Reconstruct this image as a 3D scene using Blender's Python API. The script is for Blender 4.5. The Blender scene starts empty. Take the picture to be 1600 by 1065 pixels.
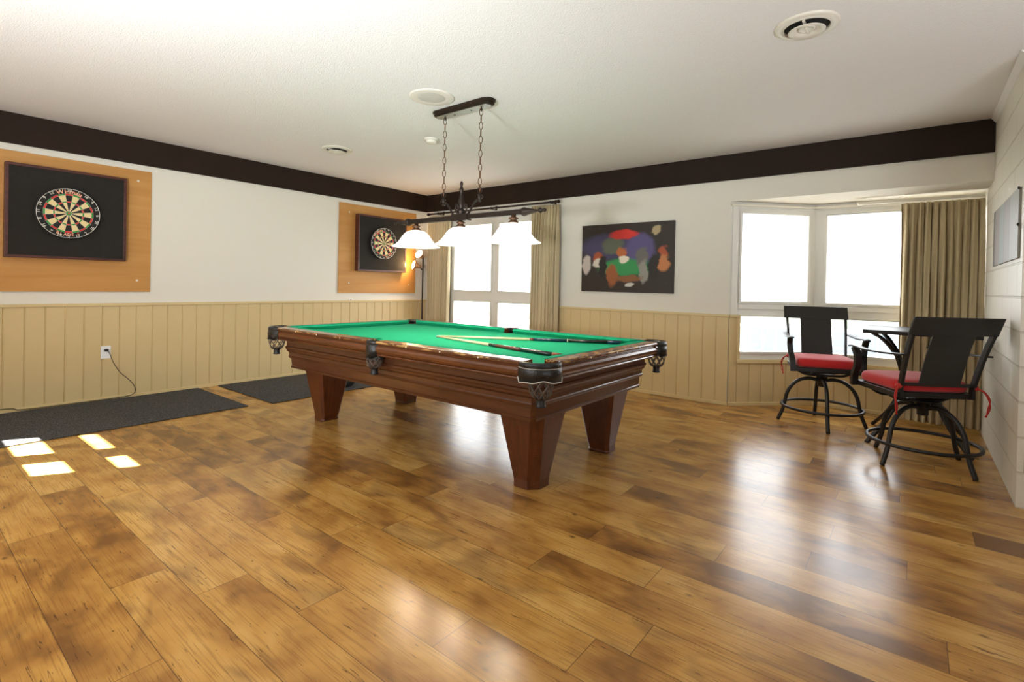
import bpy, bmesh, math, random
from math import sin, cos, pi, radians as R, sqrt, atan2
from mathutils import Vector, Matrix
rnd = random.Random(7)
scene = bpy.context.scene
COL = scene.collection
W, H = 6.506, 2.552            # room: left wall x=0, back wall y=0, floor z=0
ZB = 2.293                     # underside of the dark beams
BX, BD = 4.56, 0.66            # bay window: start of the angled wall, depth
SZ = 2.078                     # bay soffit height
REAR, FAR = -6.6, 9.6

# ------------------------------------------------------------------ materials
def newmat(name):
    m = bpy.data.materials.new(name); m.use_nodes = True
    nt = m.node_tree
    return m, nt, nt.nodes['Principled BSDF']
def N(nt, typ, **kw):
    n = nt.nodes.new(typ)
    for k, v in kw.items():
        if k.startswith('i_'):
            n.inputs[k[2:].replace('_', ' ')].default_value = v
        else: setattr(n, k, v)
    return n
def lin(r, g, b):
    f = lambda c: (c/255/12.92) if c/255 <= .04045 else ((c/255+.055)/1.055)**2.4
    return (f(r), f(g), f(b), 1)
def plain(name, col, rough=.5, metal=0., spec=.5, bump=0., bscale=80., var=0., vscale=6., coat=0., sheen=0.):
    m, nt, b = newmat(name)
    b.inputs['Base Color'].default_value = col
    b.inputs['Roughness'].default_value = rough
    b.inputs['Metallic'].default_value = metal
    b.inputs['Specular IOR Level'].default_value = spec
    b.inputs['Coat Weight'].default_value = coat
    b.inputs['Sheen Weight'].default_value = sheen
    tc = N(nt, 'ShaderNodeTexCoord')
    if bump:
        no = N(nt, 'ShaderNodeTexNoise', i_Scale=bscale, i_Detail=3.)
        nt.links.new(tc.outputs['Object'], no.inputs['Vector'])
        bp = N(nt, 'ShaderNodeBump', i_Strength=bump, i_Distance=.01)
        nt.links.new(no.outputs['Fac'], bp.inputs['Height'])
        nt.links.new(bp.outputs['Normal'], b.inputs['Normal'])
    if var:
        no = N(nt, 'ShaderNodeTexNoise', i_Scale=vscale, i_Detail=4.)
        nt.links.new(tc.outputs['Object'], no.inputs['Vector'])
        mx = N(nt, 'ShaderNodeMix', data_type='RGBA')
        mx.inputs['A'].default_value = tuple(c*(1-var) for c in col[:3])+(1,)
        mx.inputs['B'].default_value = tuple(min(1, c*(1+var)) for c in col[:3])+(1,)
        nt.links.new(no.outputs['Fac'], mx.inputs['Factor'])
        nt.links.new(mx.outputs['Result'], b.inputs['Base Color'])
    return m
def emit(name, col, strength, base=(.9, .9, .88, 1)):
    m, nt, b = newmat(name)
    b.inputs['Base Color'].default_value = base
    b.inputs['Emission Color'].default_value = col
    b.inputs['Emission Strength'].default_value = strength
    return m
def ramp(nt, fac, stops):
    r = N(nt, 'ShaderNodeValToRGB')
    e = r.color_ramp.elements
    while len(e) > 1: e.remove(e[-1])
    e[0].position, e[0].color = stops[0]
    for p, c in stops[1:]:
        x = e.new(p); x.color = c
    nt.links.new(fac, r.inputs['Fac'])
    return r.outputs['Color']
def mixc(nt, fac, a, b, blend='MIX'):
    m = N(nt, 'ShaderNodeMix', data_type='RGBA', blend_type=blend)
    for s, v in (('Factor', fac), ('A', a), ('B', b)):
        if hasattr(v, 'is_linked'): nt.links.new(v, m.inputs[s])
        else: m.inputs[s].default_value = v
    return m.outputs['Result']
def mth(nt, op, a, b=None, c=None, clamp=False):
    m = N(nt, 'ShaderNodeMath', operation=op, use_clamp=clamp)
    for i, v in enumerate((a, b, c)):
        if v is None: continue
        if hasattr(v, 'is_linked'): nt.links.new(v, m.inputs[i])
        else: m.inputs[i].default_value = v
    return m.outputs[0]

def wood(name, dark, light, rough=.3, axis=0, scale=1., coat=0., worn=0.):
    m, nt, b = newmat(name)
    tc = N(nt, 'ShaderNodeTexCoord')
    mp = N(nt, 'ShaderNodeMapping')
    s = [14*scale]*3; s[axis] = 1.2*scale
    mp.inputs['Scale'].default_value = s
    nt.links.new(tc.outputs['Object'], mp.inputs['Vector'])
    no = N(nt, 'ShaderNodeTexNoise', i_Scale=3., i_Detail=6., i_Distortion=.6)
    nt.links.new(mp.outputs['Vector'], no.inputs['Vector'])
    c = ramp(nt, no.outputs['Fac'], [(.3, dark), (.7, light)])
    if worn:
        n2 = N(nt, 'ShaderNodeTexNoise', i_Scale=90., i_Detail=4.)
        mp2 = N(nt, 'ShaderNodeMapping'); s2 = [1.]*3; s2[axis] = .13
        mp2.inputs['Scale'].default_value = s2
        nt.links.new(tc.outputs['Object'], mp2.inputs['Vector'])
        nt.links.new(mp2.outputs['Vector'], n2.inputs['Vector'])
        f = ramp(nt, n2.outputs['Fac'], [(1-worn-.02, (0, 0, 0, 1)), (1-worn+.03, (1, 1, 1, 1))])
        sz_ = N(nt, 'ShaderNodeSeparateXYZ'); nt.links.new(tc.outputs['Object'], sz_.inputs[0])
        edge = ramp(nt, sz_.outputs['Z'], [(.772, (0, 0, 0, 1)), (.784, (1, 1, 1, 1))])
        c = mixc(nt, mth(nt, 'MULTIPLY', f, edge), c, lin(196, 156, 92))
    nt.links.new(c, b.inputs['Base Color'])
    b.inputs['Roughness'].default_value = rough
    b.inputs['Coat Weight'].default_value = coat
    b.inputs['Coat Roughness'].default_value = .15
    return m

M = {}
M['wall'] = plain('wall_paint', lin(222, 217, 204), .75, bump=.08, bscale=220)
M['fixture'] = plain('fixture_paint', lin(212, 206, 196), .6)
M['ceiling'] = plain('ceiling_stipple', lin(224, 221, 218), .85, bump=.4, bscale=130)
M['soffit'] = plain('soffit_stipple', lin(222, 216, 204), .85, bump=.4, bscale=130)
M['wains'] = plain('wainscot_paint', lin(206, 184, 136), .5, var=.05, vscale=3)
M['railcap'] = plain('chair_rail_paint', lin(210, 188, 138), .45)
M['beam'] = plain('beam_stain', lin(35, 22, 12), .7, bump=.15, bscale=40, var=.25, vscale=5, spec=.25)
M['white'] = plain('window_paint', lin(224, 222, 214), .45)
M['ply'] = wood('plywood', lin(178, 124, 60), lin(194, 144, 78), .6, axis=1, scale=.25)
M['frame_wood'] = wood('dark_red_frame', lin(58, 24, 18), lin(88, 40, 28), .4, axis=1)
M['blackcork'] = plain('black_backing', lin(27, 24, 19), .9, bump=.3, bscale=150, var=.15, vscale=20)
M['black'] = plain('black_paint', lin(22, 21, 20), .5)
M['blackmetal'] = plain('black_metal', lin(30, 28, 27), .42, metal=.3, var=.1)
M['chairpanel'] = plain('chair_panel_black', lin(34, 33, 31), .5)
M['bronze'] = plain('dark_bronze', lin(44, 34, 27), .4, metal=.6, var=.25, vscale=30)
M['bronzebrown'] = plain('brown_bronze', lin(104, 76, 58), .35, metal=.8)
M['plate'] = plain('polished_plate', lin(120, 122, 108), .4, metal=.3)
M['cloth'] = plain('green_felt', (.012, .33, .175, 1), .95, spec=.08, var=.06, vscale=9)
M['twood'] = wood('table_mahogany', lin(66, 34, 15), lin(88, 47, 22), .3, axis=0, coat=.25)
M['twood_y'] = wood('table_mahogany_end', lin(66, 34, 15), lin(88, 47, 22), .3, axis=1, coat=.25)
M['twood_z'] = wood('table_mahogany_leg', lin(72, 34, 14), lin(100, 50, 22), .32, axis=2, coat=.2)
M['rail_x'] = wood('rail_mahogany', lin(76, 40, 18), lin(102, 57, 27), .26, axis=0, coat=.4, worn=.44)
M['rail_y'] = wood('rail_mahogany_end', lin(76, 40, 18), lin(102, 57, 27), .26, axis=1, coat=.4, worn=.46)
M['leather'] = plain('pocket_leather', lin(21, 20, 19), .36, bump=.3, bscale=90, var=.3, vscale=40)
M['dark_piping'] = plain('dark_piping', lin(70, 66, 60), .7)
M['piping'] = plain('worn_piping', lin(196, 190, 178), .7)
M['net'] = plain('pocket_net', lin(84, 72, 62), .5)
M['ivory'] = plain('ivory', lin(232, 222, 200), .4)
M['cueshaft'] = wood('cue_maple', lin(226, 206, 160), lin(240, 224, 184), .35, axis=0)
M['cueblue'] = plain('cue_navy', lin(16, 44, 70), .2, coat=.5)
M['cuered'] = wood('cue_rosewood', lin(70, 20, 14), lin(120, 44, 30), .2, axis=0, coat=.6)
M['cueblack'] = plain('cue_black', lin(16, 12, 10), .22, coat=.5)
M['cuetip'] = plain('cue_tip', lin(190, 214, 214), .7)
M['cork'] = plain('brown_wrap', lin(120, 60, 30), .6)
M['red'] = plain('red_cushion', lin(186, 34, 36), .8, bump=.25, bscale=300, sheen=.3, spec=.3)
M['redtie'] = plain('red_tie', lin(176, 40, 34), .8)
M['curtain'] = plain('curtain_linen', lin(196, 180, 146), .95, bump=.25, bscale=260, var=.06, vscale=14, spec=.1)
M['track'] = plain('curtain_track', lin(226, 220, 204), .4)
M['metal_white'] = plain('vent_enamel', lin(216, 210, 196), .4, var=.06)
M['dark'] = plain('vent_void', lin(24, 20, 17), .9)
M['plastic'] = plain('white_plastic', lin(240, 240, 240), .35)
M['grille'] = plain('speaker_grille', lin(194, 190, 182), .8, bump=.4, bscale=400)
M['cable'] = plain('brown_cable', lin(48, 32, 18), .5)
M['bin'] = plain('grey_plastic', lin(60, 62, 62), .45)
M['shade'] = emit('lit_glass_shade', (1, .93, .8, 1), 1.6)
M['shade'].cycles.emission_sampling = 'NONE'
M['spotlens'] = emit('lit_spot_lens', (1, .86, .66, 1), 9.)
M['amber'] = plain('spot_housing', lin(176, 132, 92), .35, metal=.5)
M['board_black'] = plain('dart_black', lin(22, 20, 18), .8)
M['board_cream'] = plain('dart_cream', lin(226, 204, 150), .8)
M['board_red'] = plain('dart_red', lin(206, 40, 34), .8)
M['board_green'] = plain('dart_green', lin(40, 140, 60), .8)
M['wire'] = plain('dart_wire', lin(210, 208, 200), .35, metal=.4)
M['numeral'] = plain('dart_numeral', lin(206, 202, 190), .5)
M['winlogo'] = plain('dart_logo', lin(244, 178, 140), .6)
for i, c in enumerate([(92, 88, 82), (138, 128, 122), (130, 140, 134), (134, 126, 120), (142, 140, 132)]):
    M['slat%d' % i] = plain('grey_slat_%d' % i, lin(*c), .45)

# glass: thin pane, clear with a weak mirror
m, nt, b = newmat('window_glass')
nt.nodes.remove(b)
out = nt.nodes['Material Output']
tr = N(nt, 'ShaderNodeBsdfTransparent'); gl = N(nt, 'ShaderNodeBsdfGlossy', i_Roughness=.02)
ms = N(nt, 'ShaderNodeMixShader'); ms.inputs[0].default_value = .05
nt.links.new(tr.outputs[0], ms.inputs[1]); nt.links.new(gl.outputs[0], ms.inputs[2]); nt.links.new(ms.outputs[0], out.inputs[0])
M['glass'] = m

# mat: speckled grey carpet runner
m, nt, b = newmat('grey_mat')
tc = N(nt, 'ShaderNodeTexCoord')
no = N(nt, 'ShaderNodeTexNoise', i_Scale=140., i_Detail=2.); nt.links.new(tc.outputs['Object'], no.inputs['Vector'])
nt.links.new(ramp(nt, no.outputs['Fac'], [(.38, lin(46, 44, 42)), (.55, lin(70, 69, 68)), (.68, lin(112, 112, 112))]), b.inputs['Base Color'])
b.inputs['Roughness'].default_value = .95; b.inputs['Specular IOR Level'].default_value = .2
bp = N(nt, 'ShaderNodeBump', i_Strength=.6, i_Distance=.004); nt.links.new(no.outputs['Fac'], bp.inputs['Height']); nt.links.new(bp.outputs['Normal'], b.inputs['Normal'])
M['mat'] = m

# painted cinder block
m, nt, b = newmat('painted_block')
tc = N(nt, 'ShaderNodeTexCoord'); sp = N(nt, 'ShaderNodeSeparateXYZ'); nt.links.new(tc.outputs['Object'], sp.inputs[0])
cb = N(nt, 'ShaderNodeCombineXYZ')
nt.links.new(mth(nt, 'SUBTRACT', sp.outputs['Y'], sp.outputs['X']), cb.inputs[0]); nt.links.new(sp.outputs['Z'], cb.inputs[1])
br = N(nt, 'ShaderNodeTexBrick', i_Scale=1.)
br.inputs['Mortar Size'].default_value = .006; br.inputs['Mortar Smooth'].default_value = .3
br.inputs['Brick Width'].default_value = .4; br.inputs['Row Height'].default_value = .1955
nt.links.new(cb.outputs[0], br.inputs['Vector'])
no = N(nt, 'ShaderNodeTexNoise', i_Scale=90., i_Detail=4.); nt.links.new(tc.outputs['Object'], no.inputs['Vector'])
hh = mth(nt, 'SUBTRACT', mth(nt, 'MULTIPLY', no.outputs['Fac'], .12), br.outputs['Fac'])
bp = N(nt, 'ShaderNodeBump', i_Strength=1., i_Distance=.014); nt.links.new(hh, bp.inputs['Height']); nt.links.new(bp.outputs['Normal'], b.inputs['Normal'])
nt.links.new(mixc(nt, br.outputs['Fac'], lin(216, 211, 196), lin(204, 197, 180)), b.inputs['Base Color'])
b.inputs['Roughness'].default_value = .42
M['block'] = m

# laminate planks (per-plank tint and offset come from mesh attributes)
m, nt, b = newmat('laminate_planks')
uv = N(nt, 'ShaderNodeUVMap'); uv.uv_map = 'plank'
at = N(nt, 'ShaderNodeAttribute'); at.attribute_name = 'tint'
sa = N(nt, 'ShaderNodeSeparateColor'); nt.links.new(at.outputs['Color'], sa.inputs[0])
su = N(nt, 'ShaderNodeSeparateXYZ'); nt.links.new(uv.outputs[0], su.inputs[0])
U, V = su.outputs['X'], su.outputs['Y']
ofs = mth(nt, 'MULTIPLY', sa.outputs[1], 57.)
def coords(fx, fy):
    c = N(nt, 'ShaderNodeCombineXYZ')
    nt.links.new(mth(nt, 'MULTIPLY', U, fx), c.inputs[0]); nt.links.new(mth(nt, 'MULTIPLY', V, fy), c.inputs[1]); nt.links.new(ofs, c.inputs[2])
    return c.outputs[0]
def noise(fx, fy, det=4., dist=0.):
    n = N(nt, 'ShaderNodeTexNoise', i_Scale=1., i_Detail=det, i_Distortion=dist)
    nt.links.new(coords(fx, fy), n.inputs['Vector']); return n.outputs['Fac']
cloud = noise(3.2, 6., 3., .3)
base = ramp(nt, mth(nt, 'ADD', cloud, mth(nt, 'MULTIPLY', mth(nt, 'SUBTRACT', sa.outputs[0], .5), .34)),
            [(.24, lin(116, 78, 38)), (.38, lin(156, 109, 51)), (.54, lin(184, 136, 66)), (.74, lin(202, 158, 88))])
grain = noise(5., 190., 3., .3)
base = mixc(nt, ramp(nt, grain, [(.50, (0, 0, 0, 1)), (.64, (.42, .42, .42, 1))]), base, lin(120, 76, 36))
crack = noise(9., 120., 2., 1.2)
base = mixc(nt, ramp(nt, crack, [(.665, (0, 0, 0, 1)), (.70, (.75, .75, .75, 1))]), base, lin(74, 46, 26))
smudge = noise(2.4, 5., 2., .8)
base = mixc(nt, ramp(nt, smudge, [(.56, (0, 0, 0, 1)), (.74, (.66, .66, .66, 1))]), base, lin(96, 66, 42))
vo = N(nt, 'ShaderNodeTexVoronoi', i_Scale=1.); nt.links.new(coords(4.5, 8.), vo.inputs['Vector'])
vs = N(nt, 'ShaderNodeSeparateColor'); nt.links.new(vo.outputs['Color'], vs.inputs[0])
knot = mth(nt, 'MULTIPLY', ramp(nt, vo.outputs['Distance'], [(.03, (1, 1, 1, 1)), (.10, (.0, .0, .0, 1))]), mth(nt, 'GREATER_THAN', vs.outputs[0], .62))
base = mixc(nt, mth(nt, 'MULTIPLY', knot, .75), base, lin(66, 42, 26))
PL, PW = 1.285, .19
ed = mth(nt, 'MINIMUM', mth(nt, 'MINIMUM', V, mth(nt, 'SUBTRACT', PW, V)), mth(nt, 'MINIMUM', U, mth(nt, 'SUBTRACT', PL, U)))
vd = N(nt, 'ShaderNodeTexVoronoi', i_Scale=1.); nt.links.new(coords(8., 14.), vd.inputs['Vector'])
vq = N(nt, 'ShaderNodeSeparateColor'); nt.links.new(vd.outputs['Color'], vq.inputs[0])
dot = mth(nt, 'MULTIPLY', ramp(nt, vd.outputs['Distance'], [(.03, (1, 1, 1, 1)), (.06, (.0, .0, .0, 1))]), mth(nt, 'GREATER_THAN', vq.outputs[1], .6))
base = mixc(nt, mth(nt, 'MULTIPLY', dot, .7), base, lin(52, 34, 22))
seam = mth(nt, 'LESS_THAN', ed, .0013)
base = mixc(nt, mth(nt, 'MULTIPLY', seam, .72), base, lin(58, 36, 22))
nt.links.new(base, b.inputs['Base Color'])
b.inputs['Roughness'].default_value = .24
b.inputs['Specular IOR Level'].default_value = .5
bp = N(nt, 'ShaderNodeBump', i_Strength=.05, i_Distance=.002)
nt.links.new(mth(nt, 'SUBTRACT', mth(nt, 'MULTIPLY', grain, .5), mth(nt, 'MULTIPLY', seam, 2.)), bp.inputs['Height']); nt.links.new(bp.outputs['Normal'], b.inputs['Normal'])
M['floor'] = m

# ------------------------------------------------------------------ mesh building
class MB:
    def __init__(s): s.v, s.f, s.mi, s.sm = [], [], [], []
    def add(s, verts, faces, mi=0, smooth=False):
        o = len(s.v); s.v += [tuple(p) for p in verts]
        for f in faces: s.f.append(tuple(i+o for i in f)); s.mi.append(mi); s.sm.append(smooth)
        return s
    def box(s, a, b, mi=0):
        (x0, y0, z0), (x1, y1, z1) = [tuple(min(p, q) for p, q in zip(a, b)), tuple(max(p, q) for p, q in zip(a, b))]
        v = [(x, y, z) for z in (z0, z1) for y in (y0, y1) for x in (x0, x1)]
        return s.add(v, [(0, 2, 3, 1), (4, 5, 7, 6), (0, 1, 5, 4), (2, 6, 7, 3), (0, 4, 6, 2), (1, 3, 7, 5)], mi)
    def loft(s, loops, mi=0, caps=True, smooth=False, closed=True):
        n = len(loops[0]); v = [p for l in loops for p in l]; f = []
        for k in range(len(loops)-1):
            for i in range(n if closed else n-1):
                j = (i+1) % n
                f.append((k*n+i, k*n+j, (k+1)*n+j, (k+1)*n+i))
        if caps:
            s.add(v, f, mi, smooth)
            o = len(s.v)-len(v)
            s.f.append(tuple(o+i for i in range(n))[::-1]); s.mi.append(mi); s.sm.append(False)
            s.f.append(tuple(o+(len(loops)-1)*n+i for i in range(n))); s.mi.append(mi); s.sm.append(False)
        else: s.add(v, f, mi, smooth)
        return s
    def tube(s, pts, r, n=10, mi=0, closed=False, rr=None, flat=None):
        """round tube (r) or flat bar (flat=(w,t,wdir)) along pts"""
        P = [Vector(p) for p in pts]; L = len(P); loops = []; up = Vector((0, 0, 1)); prev = None
        for i, p in enumerate(P):
            if closed: t = P[(i+1) % L]-P[i-1]
            else: t = P[min(i+1, L-1)]-P[max(i-1, 0)]
            t.normalize()
            if flat:
                a = Vector(flat[2]); a = (a-t*a.dot(t)).normalized(); c = t.cross(a)
                w, h = flat[0]/2, flat[1]/2
                if rr: w *= rr[i]
                loops.append([p+a*w+c*h, p-a*w+c*h, p-a*w-c*h, p+a*w-c*h])
            else:
                if prev is None:
                    a = up if abs(t.z) < .9 else Vector((1, 0, 0))
                else: a = prev
                a = (a-t*a.dot(t)).normalized(); prev = a; c = t.cross(a)
                q = r*(rr[i] if rr else 1)
                loops.append([p+a*q*cos(2*pi*k/n)+c*q*sin(2*pi*k/n) for k in range(n)])
        if closed: loops.append(loops[0]); return s.loft(loops, mi, False, True)
        return s.loft(loops, mi, True, not flat)
    def lathe(s, prof, n=32, c=(0, 0, 0), mi=0, ax='z', smooth=True):
        v = []; f = []; m_ = len(prof)
        for k in range(n):
            a = 2*pi*k/n
            for r, z in prof:
                p = (r*cos(a), r*sin(a), z)
                if ax == 'x': p = (p[2], p[0], p[1])
                if ax == 'y': p = (p[0], p[2], p[1])
                v.append((p[0]+c[0], p[1]+c[1], p[2]+c[2]))
        for k in range(n):
            j = (k+1) % n
            for i in range(m_-1): f.append((k*m_+i, j*m_+i, j*m_+i+1, k*m_+i+1))
        return s.add(v, f, mi, smooth)
    def build(s, name, mats, parent=None, bevel=0, loc=None, rot=None, seg=2, sub=0, autos=None, solid=0):
        me = bpy.data.meshes.new(name); me.from_pydata(s.v, [], s.f); me.update()
        mats = mats if isinstance(mats, (list, tuple)) else [mats]
        for m in mats: me.materials.append(M[m] if isinstance(m, str) else m)
        me.polygons.foreach_set('material_index', s.mi); me.polygons.foreach_set('use_smooth', s.sm)
        bm = bmesh.new(); bm.from_mesh(me)
        bmesh.ops.remove_doubles(bm, verts=bm.verts, dist=1e-6)
        bmesh.ops.recalc_face_normals(bm, faces=bm.faces); bm.to_mesh(me); bm.free()
        o = bpy.data.objects.new(name, me); COL.objects.link(o)
        if parent: o.parent = parent
        if loc: o.location = loc
        if rot: o.rotation_euler = rot
        if bevel:
            md = o.modifiers.new('bevel', 'BEVEL'); md.width = bevel; md.segments = seg; md.limit_method = 'ANGLE'; md.angle_limit = R(35)
        if sub:
            md = o.modifiers.new('sub', 'SUBSURF'); md.levels = sub; md.render_levels = sub
        if solid:
            md = o.modifiers.new('solid', 'SOLIDIFY'); md.thickness = solid; md.offset = 0
        return o
def tag(o, label, cat, group=None, kind=None):
    o['label'] = label; o['category'] = cat
    if group: o['group'] = group
    if kind: o['kind'] = kind
    return o
def thing(name, label, cat, loc=(0, 0, 0), rz=0, group=None):
    o = bpy.data.objects.new(name, None); COL.objects.link(o); o.empty_display_size = .1
    o.location = loc; o.rotation_euler = (0, 0, rz)
    return tag(o, label, cat, group)
def structure(o, label=None, cat=None):
    o['kind'] = 'structure'
    if label: o['label'] = label
    if cat: o['category'] = cat
    return o
def copy_tree(o, parent=None):
    c = o.copy(); COL.objects.link(c)
    if parent: c.parent = parent
    for ch in list(o.children): copy_tree(ch, c)
    return c
def spline(pts, n=8):
    P = [Vector(p) for p in pts]; out = []
    for i in range(len(P)-1):
        p0, p1, p2, p3 = P[max(i-1, 0)], P[i], P[i+1], P[min(i+2, len(P)-1)]
        for k in range(n):
            t = k/n
            out.append(.5*((2*p1)+(-p0+p2)*t+(2*p0-5*p1+4*p2-p3)*t*t+(-p0+3*p1-3*p2+p3)*t**3))
    out.append(P[-1]); return out
_gly = {}
def glyph(ch):
    """outline of one character as filled faces, centred, unit em"""
    if ch not in _gly:
        cu = bpy.data.curves.new('glyph', 'FONT'); cu.body = ch; cu.size = 1; cu.offset = .02
        o = bpy.data.objects.new('glyph', cu); COL.objects.link(o)
        me = o.to_mesh()
        v = [tuple(p.co) for p in me.vertices]; f = [tuple(p.vertices) for p in me.polygons]
        o.to_mesh_clear(); bpy.data.objects.remove(o); bpy.data.curves.remove(cu)
        xs = [p[0] for p in v]; ys = [p[1] for p in v]
        _gly[ch] = (v, f, min(xs), max(xs), min(ys), max(ys))
    return _gly[ch]

# ------------------------------------------------------------------ setting
# floor: one mesh, one face per plank
me = bpy.data.meshes.new('floor')
joints = {0: 2.953, 1: 2.395, 2: 2.683, 3: 4.345, 4: 4.839, 5: 5.228, 7: 4.798, 8: 5.23, 9: 4.867, 10: 5.385, 11: 5.70, 12: 6.04, 14: 5.405, 16: 5.711, 18: 5.876, -1: 4.2}
vs_, fs_, uvs, tints = [], [], [], []
k0 = int((REAR+5.055)/PW)-1
tintset = {(2, 0): .1, (1, 0): .85, (0, 0): .3, (0, 1): .75, (1, 1): .45, (2, 1): .8, (3, 0): .9}
for k in range(k0, 32):
    y0 = -5.055+PW*k
    ya, yb = max(y0, REAR), min(y0+PW, BD+.02)
    if ya >= yb: continue
    j = joints.get(k, rnd.uniform(0, PL))
    x = j-PL*math.ceil(j/PL)
    while x < FAR:
        xa, xb = max(x, -.02), min(x+PL, FAR)
        if xb > xa:
            o = len(vs_); vs_ += [(xa, ya, 0), (xb, ya, 0), (xb, yb, 0), (xa, yb, 0)]; fs_.append((o, o+1, o+2, o+3))
            uvs += [(xa-x, ya-y0), (xb-x, ya-y0), (xb-x, yb-y0), (xa-x, yb-y0)]
            tints.append((min(1, max(0, rnd.gauss(.5, .25))), rnd.random(), rnd.random(), 1))
        x += PL
me.from_pydata(vs_, [], fs_)
ul = me.uv_layers.new(name='plank')
for i, q in enumerate(uvs): ul.data[i].uv = q
ca = me.color_attributes.new('tint', 'FLOAT_COLOR', 'CORNER')
for i, t in enumerate(tints):
    for c in range(4): ca.data[i*4+c].color = t
me.materials.append(M['floor'])
fl = bpy.data.objects.new('floor', me); COL.objects.link(fl); structure(fl)
b_ = MB().box((-.2, REAR-.2, -.12), (FAR+.2, BD+.2, -.004)); structure(b_.build('floor_slab', 'dark'))

structure(MB().box((-.2, REAR-.2, H), (FAR+.2, .2, H+.15)).build('ceiling', 'ceiling'))
structure(MB().box((-.2, REAR-.2, 0), (0, .2, H)).build('wall_left', 'wall'))
WX0, WX1, WZ0, WZ1 = .50, 2.34, .45, 2.17           # opening of window 1
wb = MB()
wb.box((0, 0, 0), (WX0, .16, H)).box((WX0, 0, 0), (WX1, .16, WZ0)).box((WX0, 0, WZ1), (WX1, .16, H)).box((WX1, 0, 0), (BX, .16, H)).box((BX, 0, SZ), (W, .16, H))
structure(wb.build('wall_back', 'wall'))
structure(MB().box((BX-.3, .16, SZ), (W+.3, BD+.3, SZ+.12)).build('ceiling_bay', 'soffit'))
# cinder block wall on the right, with its free end
structure(MB().box((W, -1.46, 0), (W+.22, BD+.2, H)).box((W+.2, -1.46, 0), (FAR, -1.26, H)).build('wall_right', 'block'))
structure(MB().box((FAR, REAR, 0), (FAR+.2, -1.26, H)).build('wall_far_right', 'wall'))
# rear wall (behind the camera) with a small four pane window for the sun
SX = [(.07, .53), (.745, 1.01)]; TE = .9
sz = lambda y: (y-REAR)*1.136*TE
SZR = [(sz(-4.82), sz(-4.65)), (sz(-4.475), sz(-4.385))]
us = [0, .07, .53, .745, 1.01, FAR]; zs = [0, SZR[0][0], SZR[0][1], SZR[1][0], SZR[1][1], H]
wr = MB()
for i in range(5):
    for k in range(5):
        if i in (1, 3) and k in (1, 3): continue
        wr.box((us[i], REAR-.02, zs[k]), (us[i+1], REAR, zs[k+1]))
structure(wr.build('wall_rear', 'wall'))

# beams, rails, wainscot
BT = .035
structure(MB().box((0, REAR, ZB), (BT, 0, H-.001)).build('trim_1', 'beam', bevel=.003))
structure(MB().box((BT, -BT, ZB), (W-.002, 0, H-.001)).build('trim_2', 'beam', bevel=.003))
def panelling(u0, u1, z0, z1, off, pitch=.1345):
    """vertical board profile with V grooves: list of (u, depth)"""
    pr = [(u0, .012)]; k = math.ceil((u0+.02-off)/pitch)
    while off+k*pitch < u1-.015:
        u = off+k*pitch
        pr += [(u-.007, .012), (u-.003, .006), (u, .004), (u+.003, .006), (u+.007, .012)]; k += 1
    return pr+[(u1, .012)]
ZR0, ZR1 = .902, .928
def wains(name, o, ud, nd, u0, u1, off, ztop=ZR0):
    o, ud, nd = Vector(o), Vector(ud), Vector(nd); mb = MB()
    pr = panelling(u0, u1, 0, ztop, off)
    lo = [o+ud*u+nd*d+Vector((0, 0, .012)) for u, d in pr]; hi = [p+Vector((0, 0, ztop-.012)) for p in lo]
    mb.loft([lo, hi], 0, False, False, closed=False)
    return structure(mb.build(name, 'wains'))
def bar(name, mat, o, ud, nd, u0, u1, d0, d1, z0, z1, bevel=.003, e0=0, e1=0):
    o, ud, nd = Vector(o), Vector(ud), Vector(nd)
    lo = [o+ud*u0+nd*d0, o+ud*u1+nd*d0, o+ud*(u1+e1)+nd*d1, o+ud*(u0-e0)+nd*d1]
    return structure(MB().loft([[p+Vector((0, 0, z0)) for p in lo], [p+Vector((0, 0, z1)) for p in lo]]).build(name, mat, bevel=bevel))
LW = ((0, 0, 0), (0, 1, 0), (1, 0, 0)); BW = ((0, 0, 0), (1, 0, 0), (0, -1, 0))
A45 = (sqrt(.5), sqrt(.5), 0); N45 = (sqrt(.5), -sqrt(.5), 0)
AL = BD/sqrt(.5); BC = BX+BD                         # angled wall length, bay corner x
wains('trim_3', *LW, REAR, 0, -4.741+.003); bar('trim_4', 'railcap', *LW, REAR, 0, 0, .026, ZR0, ZR1)
wains('trim_5', *BW, WX1-.0, BX, 2.692); bar('trim_6', 'railcap', *BW, WX1+.07, BX, 0, .026, ZR0, ZR1, e1=.01)
wains('trim_7', *BW, 0, WX1, 2.692-.1345*16, .43)
bar('baseboard_left', 'railcap', *LW, REAR, 0, 0, .022, 0, .034); bar('baseboard_back', 'railcap', *BW, 0, BX, 0, .022, 0, .034, e1=.009)
# bay walls
bay = MB(); o = Vector((BX, 0, 0)); ud = Vector(A45); nd = Vector(N45)
def slab(mb, o, ud, nd, u0, u1, z0, z1, d0, d1):
    lo = [o+ud*u0+nd*d0, o+ud*u1+nd*d0, o+ud*u1+nd*d1, o+ud*u0+nd*d1]
    mb.loft([[p+Vector((0, 0, z0)) for p in lo], [p+Vector((0, 0, z1)) for p in lo]])
slab(bay, o, ud, nd, 0, AL, 0, .45, -.14, 0)
structure(bay.build('wall_bay_angled', 'wall'))
bay = MB(); slab(bay, Vector((BC, BD, 0)), Vector((1, 0, 0)), Vector((0, -1, 0)), 0, W-BC, 0, .45, -.14, 0)
structure(bay.build('wall_bay_centre', 'wall'))
wains('trim_8', (BX, 0, 0), A45, N45, 0, AL, .09, .435); wains('trim_9', (BC, BD, 0), (1, 0, 0), (0, -1, 0), 0, W-BC, .06, .435)
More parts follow.
